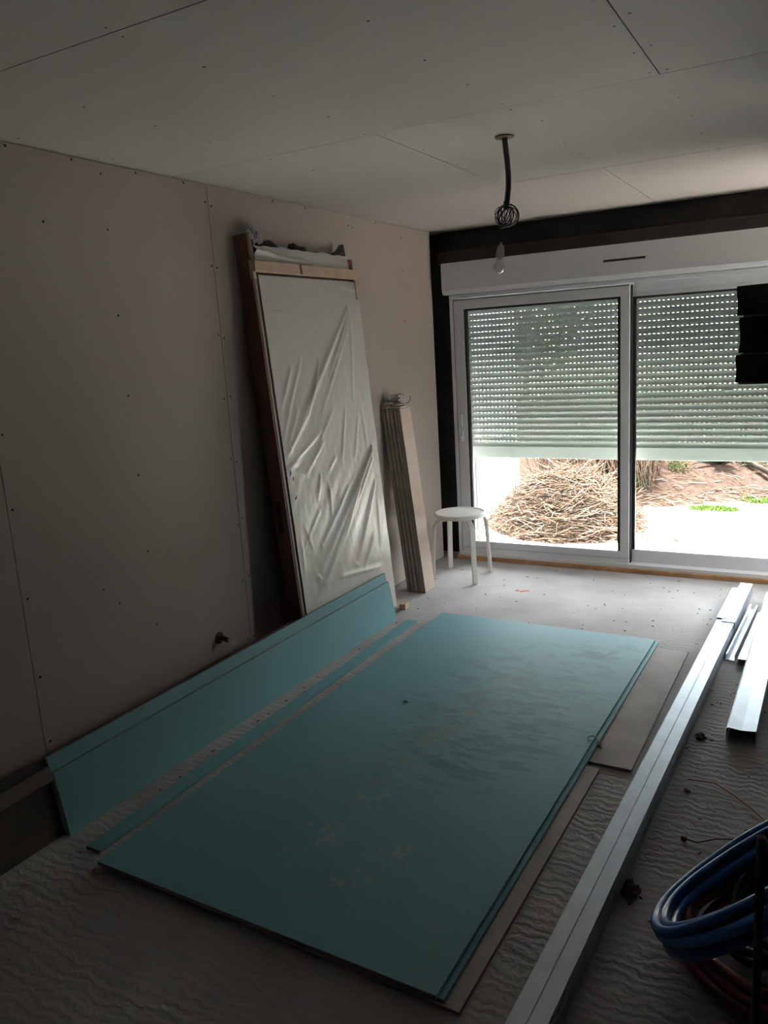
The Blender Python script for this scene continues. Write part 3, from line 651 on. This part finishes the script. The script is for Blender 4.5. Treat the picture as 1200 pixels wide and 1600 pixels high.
# ------------------------------------------------------------------ stack of narrow panels on edge against the wall
H = 1.185; lean = 0.098; NP = 10; th = 0.0102
pxs = -2.326; r3 = random.Random(5)
for k in range(NP):
    front = k == NP-1; g_ = [0, .0014, .0060, .0024, .0040, .0012, .0055, .0016, .0034, .0018][k]
    pxs += g_
    mb = MB(); w_ = 0.140 + r3.uniform(-.004, .004)
    mb.box(0, th, 0, w_, 0, H+r3.uniform(-.006, .002), mis=[1, 1, 1, 1, 0, 0])
    o = mb.build('panel_strip', [M['tan'], M['striped']], bevel=0.0008, loc=(pxs, 4.335+r3.uniform(-.003, .003), 0.0012), rot=(0, -math.atan(lean), 0))
    if front: tag(o, 'front tan panel strip of the narrow stack leaning by the stool', 'panel')
    else: tag(o, 'grey edged narrow panel strip in the leaning stack, '+['nearest the wall', 'second from the wall', 'third from the wall', 'fourth from the wall', 'the middle one', 'fourth behind the tan front strip', 'third behind the tan front strip', 'second behind the tan front strip', 'directly behind the tan front strip'][k], 'panel', 'narrow panel strips leaning on the left wall')
    pxs += th+0.0004
# offcuts heaped on top of the strips
ox, oy, oz = -2.36, 4.40, 1.178
offs = [(-0.045, -0.03, 0.000, 0.075, 0.05, 0.2), (-0.043, -0.028, 0.013, 0.072, 0.05, -0.1), (-0.040, -0.030, 0.026, 0.068, 0.048, 0.35), (0.012, -0.005, 0.000, 0.10, 0.055, 0.1), (0.01, 0.0, 0.013, 0.09, 0.045, -0.35),
        (0.0, 0.01, 0.028, 0.085, 0.05, 0.15), (-0.002, 0.015, 0.042, 0.085, 0.05, -0.08), (0.002, 0.012, 0.056, 0.08, 0.048, 0.1), (-0.002, 0.01, 0.070, 0.082, 0.05, 0.0)]
dsc = ['left pile, at its bottom', 'left pile, in its middle', 'left pile, on its top', 'right pile, at its bottom', 'right pile, second from its bottom', 'right pile, third from its bottom', 'right pile, third from its top', 'right pile, second from its top', 'right pile, on its very top']
for k, (dx, dy, dz, a, b_, rz) in enumerate(offs):
    a *= 1.15; b_ *= 1.3; mb = MB(); n = 6; pr_ = []
    for i in range(n+1):
        u = i/n-0.5; pr_.append((u*b_, 0.0018*math.sin(u*6+k)))
    sheet(mb, pr_, 0.009, -a/2, a/2)
    o = mb.build('board_offcut', M['offcut'], loc=(ox+dx, oy+dy, oz+dz+0.003), rot=(0, 0, rz))
    tag(o, 'small grey board offcut on the leaning panel strips, '+dsc[k], 'offcut')
mb = MB(); mb.tube([(-2.34, 4.44, 1.196), (-2.335, 4.47, 1.20), (-2.33, 4.50, 1.203), (-2.325, 4.515, 1.222), (-2.325, 4.512, 1.24)], 0.0022, 6)
tag(mb.build('wire_hook', M['darkchip']), 'thin dark bent wire poking from the offcuts on the panel stack', 'wire')

# ------------------------------------------------------------------ stool
st = thing('round_stool', 'white round stool with four bent legs by the window', 'stool', (-2.125, 4.765, 0), (0, 0, 0.03))
mb = MB(); Rr = 0.172
mb.lathe([(0.0, 0.418), (Rr-0.006, 0.418), (Rr, 0.424), (Rr, 0.440), (Rr-0.004, 0.446), (Rr-0.012, 0.447), (Rr-0.018, 0.443), (Rr-0.022, 0.442), (0.0, 0.442)], n=56)
mb.build('seat', M['stool'], st)
for k in range(4):
    a = math.radians(45+90*k); ca, sa = math.cos(a), math.sin(a)
    pts = [(0.055, 0.405), (0.12, 0.405), (0.150, 0.402), (0.170, 0.392), (0.184, 0.372), (0.190, 0.345), (0.196, 0.25), (0.204, 0.12), (0.211, 0.0)]
    mb = MB(); hw_, ht = 0.017, 0.0085; ring = []
    for i, (r_, z_) in enumerate(pts):
        d = Vector((pts[min(i+1, len(pts)-1)][0]-pts[max(i-1, 0)][0], pts[min(i+1, len(pts)-1)][1]-pts[max(i-1, 0)][1])).normalized(); nx_, nz_ = -d.y*ht, d.x*ht
        if i == len(pts)-1: nz_ = 0
        for (s1, s2) in ((1, 1), (1, -1), (-1, -1), (-1, 1)):
            rr, zz = r_+nx_*s1, z_+nz_*s1; ring.append((rr*ca - s2*hw_*sa, rr*sa + s2*hw_*ca, zz+0.0))
    n = len(pts); fs = [(i*4+j, i*4+(j+1) % 4, (i+1)*4+(j+1) % 4, (i+1)*4+j) for i in range(n-1) for j in range(4)] + [(0, 1, 2, 3), (4*n-1, 4*n-2, 4*n-3, 4*n-4)]
    mb.add(ring, fs); mb.build('leg', M['stool'], st, 0.003)

# ------------------------------------------------------------------ galvanised studs
SA = -0.0395
def stud_xy(y): return -0.478+0.04*(y-1.43)
STD = ['topmost long galvanised channel of the nested bundle on the concrete', 'second channel down in the nested galvanised bundle', 'third channel down in the nested galvanised bundle', 'bottom channel of the nested galvanised bundle, touching the concrete']
for k in range(4):
    mb = MB(); w_ = 0.085-0.0005*k; zt = 0.070-0.0105*k; yA, yB = 0.75+0.01*k, 4.74
    leg = 0.0082 if k < 3 else zt-0.001
    pts = [(-w_, zt-leg), (-w_, zt), (-w_*0.52, zt), (-w_*0.50, zt-0.0012), (-w_*0.48, zt), (0, zt), (0.0, zt-leg), (-0.012, zt-leg)] if k == 0 else [(-w_, zt-leg), (-w_, zt), (0, zt), (0, zt-leg), (-0.012, zt-leg)]
    xo = -0.0012*k
    pts = [(x+xo+(0.0022*k if x > -0.01 else 0), z_) for x, z_ in pts]
    sheet(mb, pts, -0.0012, yA, yB)
    o = mb.build('metal_stud', M['galv'], loc=(stud_xy(0)+0.0, 0, 0.0008), rot=(0, 0, SA)); tag(o, STD[k], 'metal stud')
mb = MB(); sheet(mb, [(-0.060, 0.045), (-0.060, 0.0725), (0.003, 0.0725), (0.003, 0.006)], 0.0014, 4.20, 4.90)
tag(mb.build('metal_stud', M['galv'], loc=(stud_xy(0), 0, 0.001), rot=(0, 0, SA)), 'short bright galvanised piece capping the far right end of the bundle', 'metal stud')
mb = MB(); sheet(mb, [(-0.088, 0.04), (-0.088, 0.0745), (-0.030, 0.0745)], 0.0014, 4.24, 4.78)
tag(mb.build('metal_angle', M['galv'], loc=(stud_xy(0), 0, 0.0015), rot=(0, 0, SA)), 'short bright galvanised angle capping the far left end of the bundle', 'metal angle')
# two short channels beside the bundle
mb = MB(); sheet(mb, [(-0.012, 0.030), (-0.020, 0.030), (-0.020, 0.001), (0.020, 0.001), (0.020, 0.030), (0.012, 0.030)], 0.0013, 0, 0.78)
tag(mb.build('metal_channel', M['galv'], loc=(-0.352, 3.86, 0.0015), rot=(0, 0, -0.055)), 'short open galvanised channel lying beside the long stud bundle', 'metal channel')
mb = MB(); sheet(mb, [(-0.026, 0.006), (-0.022, 0.028), (0.022, 0.028), (0.022, 0.001)], 0.0013, 0, 0.70)
tag(mb.build('metal_channel', M['galv'], loc=(-0.293, 3.82, 0.0012), rot=(0, 0, -0.05)), 'short flat topped galvanised channel between open channel and wide flashing', 'metal channel')
# wide folded flashing
mb = MB(); sheet(mb, [(-0.052, 0.004), (-0.052, 0.052), (-0.047, 0.056), (0.0, 0.052), (0.050, 0.058), (0.050, 0.001)], 0.0013, 0, 1.75)
tag(mb.build('metal_flashing', M['galv'], loc=(-0.230, 3.045, 0.0012), rot=(0, 0, -0.012)), 'wide folded galvanised flashing at right, ridge fold along its top', 'flashing')

# ------------------------------------------------------------------ conduit coils
def coil(name, label, m_, c_, nrm, R_, tubes, tr_, wob, cat='conduit coil', seg=96, seed=1, flat=1.0):
    rr = random.Random(seed); nrm = Vector(nrm).normalized(); a = nrm.cross(Vector((0, 1, 0.01))).normalized(); b_ = nrm.cross(a)
    c_ = Vector(c_); mb = MB()
    for (dr_, dn_) in tubes:
        ph = [rr.uniform(0, 6.28) for _ in range(4)]
        pts = []
        for i in range(seg):
            t_ = 2*math.pi*i/seg
            R2 = R_+dr_+wob*math.sin(2*t_+ph[0])+wob*.5*math.sin(3*t_+ph[1]); n2 = dn_+wob*math.sin(t_+ph[2])+wob*.4*math.sin(4*t_+ph[3])
            p = c_ + a*R2*math.cos(t_) + b_*R2*math.sin(t_)*flat + nrm*n2
            p.z = max(p.z, tr_+0.001); pts.append(p)
        mb.tube(pts, tr_, 12, 0, closed=True)
    return tag(mb.build(name, m_), label, cat)
th_, ph_ = 0.725, math.pi-0.287
bn = (-math.sin(0.725)*math.cos(-0.287), -math.sin(0.725)*math.sin(-0.287), math.cos(0.725))
coil('conduit_coil', 'glossy blue conduit coil tipped on its side over the red one', M['blue'], (-0.093, 1.887, 0.259), bn, 0.27,
     [(0, 0.026), (0.013, 0.006), (-0.022, 0.020), (-0.010, -0.014), (0.004, -0.032), (-0.028, -0.006)], 0.0125, 0.004)
coil('conduit_coil', 'dull red conduit coil flat on the floor under the blue one', M['red'], (-0.005, 1.935, 0.05), (-0.05, 0.0, 1), 0.245,
     [(0, 0.0), (0.026, 0.004), (0.013, 0.026), (-0.012, 0.028), (-0.022, 0.0), (0.003, 0.052)], 0.0125, 0.005, seed=4)
coil('cable_coil', 'black cable coil lying inside the tipped blue conduit coil', M['black'], (0.035, 1.97, 0.165), (-0.45, 0.10, 0.9), 0.205,
     [(0, 0), (0.018, 0.01), (-0.02, 0.012), (0.0, 0.03), (-0.03, -0.01), (-0.045, 0.005), (0.02, -0.02), (0.0, -0.03)], 0.010, 0.010, 'cable coil', seed=6)
mb = MB(); mb.tube([(-0.0515, 1.20, 0.0), (-0.0545, 1.20, 0.4), (-0.0575, 1.20, 0.80)], 0.0068, 12); mb.lathe([(0.0, 0), (0.014, 0), (0.014, 0.02), (0.0, 0.02)], (-0.057, 1.20, 0.0), 14)
tag(mb.build('metal_post', M['darkpost']), 'slim black upright post in front of the conduit coils', 'post')

# ------------------------------------------------------------------ masonry stub from the right wall
ms = thing('masonry_stub', 'black rough edged stub of three blocks jutting before the right pane', 'masonry', (RX, 3.6, 1.33))
r4 = random.Random(2)
def rough_block(x0, x1, y0, y1, z0, z1, name):
    bm = bmesh.new(); bmesh.ops.create_cube(bm, size=1)
    bmesh.ops.subdivide_edges(bm, edges=bm.edges, cuts=7, use_grid_fill=True)
    for v in bm.verts:
        p = Vector((x0+(v.co.x+.5)*(x1-x0), y0+(v.co.y+.5)*(y1-y0), z0+(v.co.z+.5)*(z1-z0)))
        k = 0.006
        p += Vector((noise.noise(p*14)*k*1.4, noise.noise(p*14+Vector((9, 0, 0)))*k, noise.noise(p*14+Vector((0, 9, 0)))*k*0.7)); v.co = p-Vector((RX, 3.6, 1.33))
    me = bpy.data.meshes.new(name); bm.to_mesh(me); bm.free(); me.materials.append(M['masonry'])
    o = bpy.data.objects.new(name, me); COL.objects.link(o); o.parent = ms
rough_block(-0.338, RX, 3.52, 3.70, 1.597, 1.712, 'block')
rough_block(-0.325, RX, 3.52, 3.70, 1.450, 1.588, 'block')
rough_block(-0.333, RX, 3.52, 3.70, 1.334, 1.442, 'block')
mb = MB(); mb.box(-0.314-RX, 0, 3.535-3.6, 3.69-3.6, 1.583-1.33, 1.602-1.33); mb.box(-0.312-RX, 0, 3.535-3.6, 3.69-3.6, 1.437-1.33, 1.455-1.33); mb.box(-0.325-RX, 0, 3.54-3.6, 3.72-3.6, 1.324-1.33, 1.337-1.33)
mb.build('mortar', M['core'], ms, 0.002)

# ------------------------------------------------------------------ pendant lamp
px, py = -1.113, 3.044
pd = thing('pendant_bulb', 'bare light bulb and tangled wires hanging from a black ceiling conduit', 'pendant lamp', (px, py, CZ))
mb = MB(); n = 28; vs = [(0.0, 0.0, -0.006)]
for j in range(n):
    a = 2*math.pi*j/n; r_ = 0.036+0.004*noise.noise((math.cos(a)*2, math.sin(a)*2, 1)); vs.append((r_*math.cos(a), r_*math.sin(a), -0.0045))
for j in range(n):
    a = 2*math.pi*j/n; r_ = 0.037+0.004*noise.noise((math.cos(a)*2, math.sin(a)*2, 1)); vs.append((r_*math.cos(a), r_*math.sin(a), -0.0003))
mb.add(vs, [(0, 1+(j+1) % n, 1+j) for j in range(n)]+[(1+j, 1+(j+1) % n, 1+n+(j+1) % n, 1+n+j) for j in range(n)])
mb.build('ceiling_hole_rim', M['rosette'], pd)
mb = MB(); cp = [(0.0, 0, -0.002), (0.004, 0, -0.04), (0.009, 0, -0.09), (0.012, 0, -0.14), (0.011, 0, -0.18), (0.006, 0, -0.22), (0.001, 0, -0.25), (-0.001, 0, -0.262)]
mb.tube(cp, 0.0105, 14); mb.build('conduit', M['black'], pd)
mb = MB(); r5 = random.Random(9)
for k in range(11):
    nn = Vector((r5.uniform(-1, 1), r5.uniform(-1.4, 1.4), r5.uniform(-.5, .5))).normalized(); a = nn.orthogonal().normalized(); b_ = nn.cross(a)
    R_ = r5.uniform(0.026, 0.045); cz = -0.252-R_*r5.uniform(0.7, 1.0); cx = r5.uniform(-.014, .008); el = r5.uniform(.75, 1.1)
    mb.tube([(cx+(a*math.cos(t_*.3491)+b_*el*math.sin(t_*.3491)).x*R_, (a*math.cos(t_*.3491)+b_*el*math.sin(t_*.3491)).y*R_, cz+(a*math.cos(t_*.3491)+b_*el*math.sin(t_*.3491)).z*R_) for t_ in range(18)], r5.choice([0.0016, 0.0016, 0.0022]), 6, closed=True)
mb.tube([(0, 0, -0.25), (-0.012, 0.004, -0.29), (0.010, -0.004, -0.33), (-0.010, 0.004, -0.365), (-0.022, 0, -0.383)], 0.0018, 6)
mb.tube([(-0.003, 0, -0.245), (-0.012, 0.01, -0.235), (-0.011, 0.012, -0.228)], 0.003, 6)
mb.build('wire_tangle', M['black'], pd)
sk = MB(); sk.lathe([(0.0, 0.0), (0.004, 0.0), (0.005, -0.008), (0.012, -0.013), (0.0145, -0.022), (0.0165, -0.048), (0.0165, -0.056), (0.0, -0.056)], (0, 0, 0), 24)
so = sk.build('lamp_socket', M['porcelain'], pd, loc=(-0.024, 0, -0.378), rot=(0, math.radians(7), 0))
mb = MB(); mb.lathe([(0.0, -0.056), (0.0125, -0.056), (0.0125, -0.064), (0.0, -0.064)], (0, 0, 0), 20); mb.build('bulb_cap', M['brass'], so)
mb = MB(); mb.lathe([(0.012, -0.062), (0.013, -0.067), (0.019, -0.078), (0.0215, -0.090), (0.0200, -0.102), (0.014, -0.111), (0.006, -0.115), (0.0005, -0.1155)], (0, 0, 0), 28)
bo = mb.build('bulb', M['bulbglass'], so)
mb = MB(); mb.tube([(-0.003, 0, -0.064), (-0.006, 0, -0.085), (0, 0, -0.088), (0.006, 0, -0.085), (0.003, 0, -0.064)], 0.0007, 5); mb.build('filament', M['brass'], bo)

# ------------------------------------------------------------------ conduit stub in the left wall
cs_ = thing('wall_conduit', 'short black conduit with bare wires poking out of the left wall', 'conduit', (WX, 2.66, 0.275))
mb = MB(); mb.lathe([(0.028, 0), (0.028, 0.004), (0.015, 0.005)], (0, 0, 0), 20); mb.build('hole_rim', M['black'], cs_, rot=(0, math.pi/2, 0), loc=(0.001, 0, 0))
mb = MB(); mb.tube([(0, 0, 0), (0.03, 0.0, 0.001), (0.055, -0.004, -0.002)], 0.012, 12); mb.build('conduit', M['black'], cs_)
mb = MB()
for k in range(5): mb.tube([(0.05, -0.004, -0.002), (0.075, r4.uniform(-.02, .02), r4.uniform(-.015, .008)), (0.095, r4.uniform(-.03, .03), r4.uniform(-.03, .0))], 0.0015, 6)
mb.build('wire_end', M['chip'], cs_)

# ------------------------------------------------------------------ debris
mb = MB(); 
for (a, b_, c2, d) in ((-0.04, 0.0, 0.02, 0.012), (0.012, 0.0, 0.03, 0.010), (-0.012, -0.014, 0.022, 0.012)):
    mb.add([(a, b_, 0.001), (a+c2, b_+0.002, 0.001), (a+c2+.006, b_+d, 0.006), (a+.004, b_+d, 0.004)], [(0, 1, 2, 3)]); 
    mb.add([(a, b_, 0.0), (a+c2, b_+0.002, 0.0), (a+c2+.006, b_+d, 0.001), (a+.004, b_+d, 0.001)], [(3, 2, 1, 0)])
tag(mb.build('red_scrap', M['redplastic'], loc=(-1.634, 4.563, 0.0), rot=(0, 0, 0.2)), 'bright red plastic scrap on the floor near the stool', 'scrap')
def lump(name, x, y, z_, s, m_, label, cat, seed):
    bm = bmesh.new(); bmesh.ops.create_icosphere(bm, subdivisions=3, radius=1)
    for v in bm.verts:
        d = v.co.normalized(); R_ = 0.7+0.6*noise.noise(d*1.9+Vector((seed, 0, 0)))+0.3*noise.noise(d*4.5+Vector((0, seed, 0)))
        v.co = Vector((d.x*s[0]*R_, d.y*s[1]*R_, max(0, s[2]*0.5+d.z*s[2]*R_)))
    me = bpy.data.meshes.new(name); bm.to_mesh(me); bm.free(); me.materials.append(m_)
    o = bpy.data.objects.new(name, me); COL.objects.link(o); o.location = (x, y, z_); tag(o, label, cat); return o
lump('mortar_crumb', -0.715, 2.80, 0.0126, (0.020, 0.016, 0.010), M['core'], 'grey mortar crumb at the right edge of the teal sheets', 'crumb', 1)
mb = MB(); mb.tube([(-0.75, 2.80, 0.042), (-0.735, 2.815, 0.046), (-0.72, 2.81, 0.040), (-0.70, 2.79, 0.030), (-0.69, 2.775, 0.018)], 0.003, 6)
tag(mb.build('wire_scrap', M['chip']), 'pale curled wire scrap over the right edge of the teal sheet', 'wire')
lump('plaster_chip', -1.552, 2.826, 0.0378, (0.013, 0.009, 0.006), M['chip'], 'small white plaster chip in the middle of the teal sheet', 'chip', 3)
lump('debris_clump', -0.425, 2.03, 0.0, (0.030, 0.050, 0.022), M['darkchip'], 'dark debris clump beside the stud bundle left of the blue coil', 'debris', 5)
lump('debris_clump', -0.372, 3.04, 0.0, (0.024, 0.030, 0.010), M['darkchip'], 'flat dark debris clump between stud bundle and flashing', 'debris', 8)
lump('debris_clump', -0.362, 2.625, 0.0, (0.012, 0.012, 0.012), M['core'], 'small pale rubble bit near the red wire', 'debris', 9)
mb = MB(); mb.tube([(-0.372, 2.70, 0.006), (-0.33, 2.70, 0.010), (-0.28, 2.70, 0.012), (-0.22, 2.66, 0.006), (-0.16, 2.60, 0.006), (-0.10, 2.52, 0.008)], 0.002, 6)
tag(mb.build('loose_wire', M['copper']), 'thin red loose wire curving over the concrete at right', 'wire')
mb = MB(); mb.tube([(-0.325, 2.345, 0.006), (-0.29, 2.34, 0.006), (-0.24, 2.375, 0.010), (-0.17, 2.40, 0.012), (-0.10, 2.40, 0.010)], 0.002, 6); mb.lathe([(0, 0), (0.009, 0.001), (0.010, 0.010), (0, 0.012)], (-0.33, 2.345, 0.0), 10)
tag(mb.build('loose_wire', M['darkchip']), 'thin black loose wire with a knobbed end above the blue coil', 'wire')
lump('plaster_chip', -1.945, 1.455, 0.0, (0.018, 0.010, 0.010), M['chip'], 'white plaster chip at the near left corner of the sheets', 'chip', 12)
lump('plaster_chip', -2.10, 1.32, 0.0, (0.022, 0.010, 0.007), M['chip'], 'pale plaster chip below the near end of the leaning strips', 'chip', 15)
lump('plaster_chip', -1.99, 1.20, 0.0, (0.026, 0.008, 0.006), M['chip'], 'pale sliver on the bare concrete in the near left foreground', 'chip', 18)
mb = MB(); mb.box(-0.02, 0.02, -0.03, 0.03, 0, 0.035)
tag(mb.build('wood_block', M['batten'], bevel=0.002, loc=(-2.19, 4.03, 0.0), rot=(0, 0, 0.1)), 'small pine block on the floor at the foot of the wrapped door', 'block')
mb = MB(); r6 = random.Random(21)
for i in range(170):
    x = r6.uniform(-2.3, -0.45); y = r6.uniform(3.98, 5.1)
    if i % 3 == 0: x = r6.uniform(-0.42, -0.1); y = r6.uniform(1.9, 3.6)
    if i % 7 == 0: x = r6.uniform(-2.12, -2.07); y = r6.uniform(1.3, 3.9)
    s = r6.uniform(0.002, 0.006); a = r6.uniform(0, 3.14); ca, sa = math.cos(a)*s*2, math.sin(a)*s*2
    z_ = s*0.7
    mb.add([(x-ca, y-sa, 0.0002), (x+sa*.5, y-ca*.5, 0.0002), (x+ca, y+sa, 0.0002), (x-sa*.5, y+ca*.5, 0.0002), (x, y, z_)], [(0, 1, 4), (1, 2, 4), (2, 3, 4), (3, 0, 4)], 0 if r6.random() < .7 else 1)
tag(mb.build('grit', [M['darkchip'], M['chip']], recalc=False), 'fine dark and pale grit scattered over the concrete', 'grit', kind='stuff')
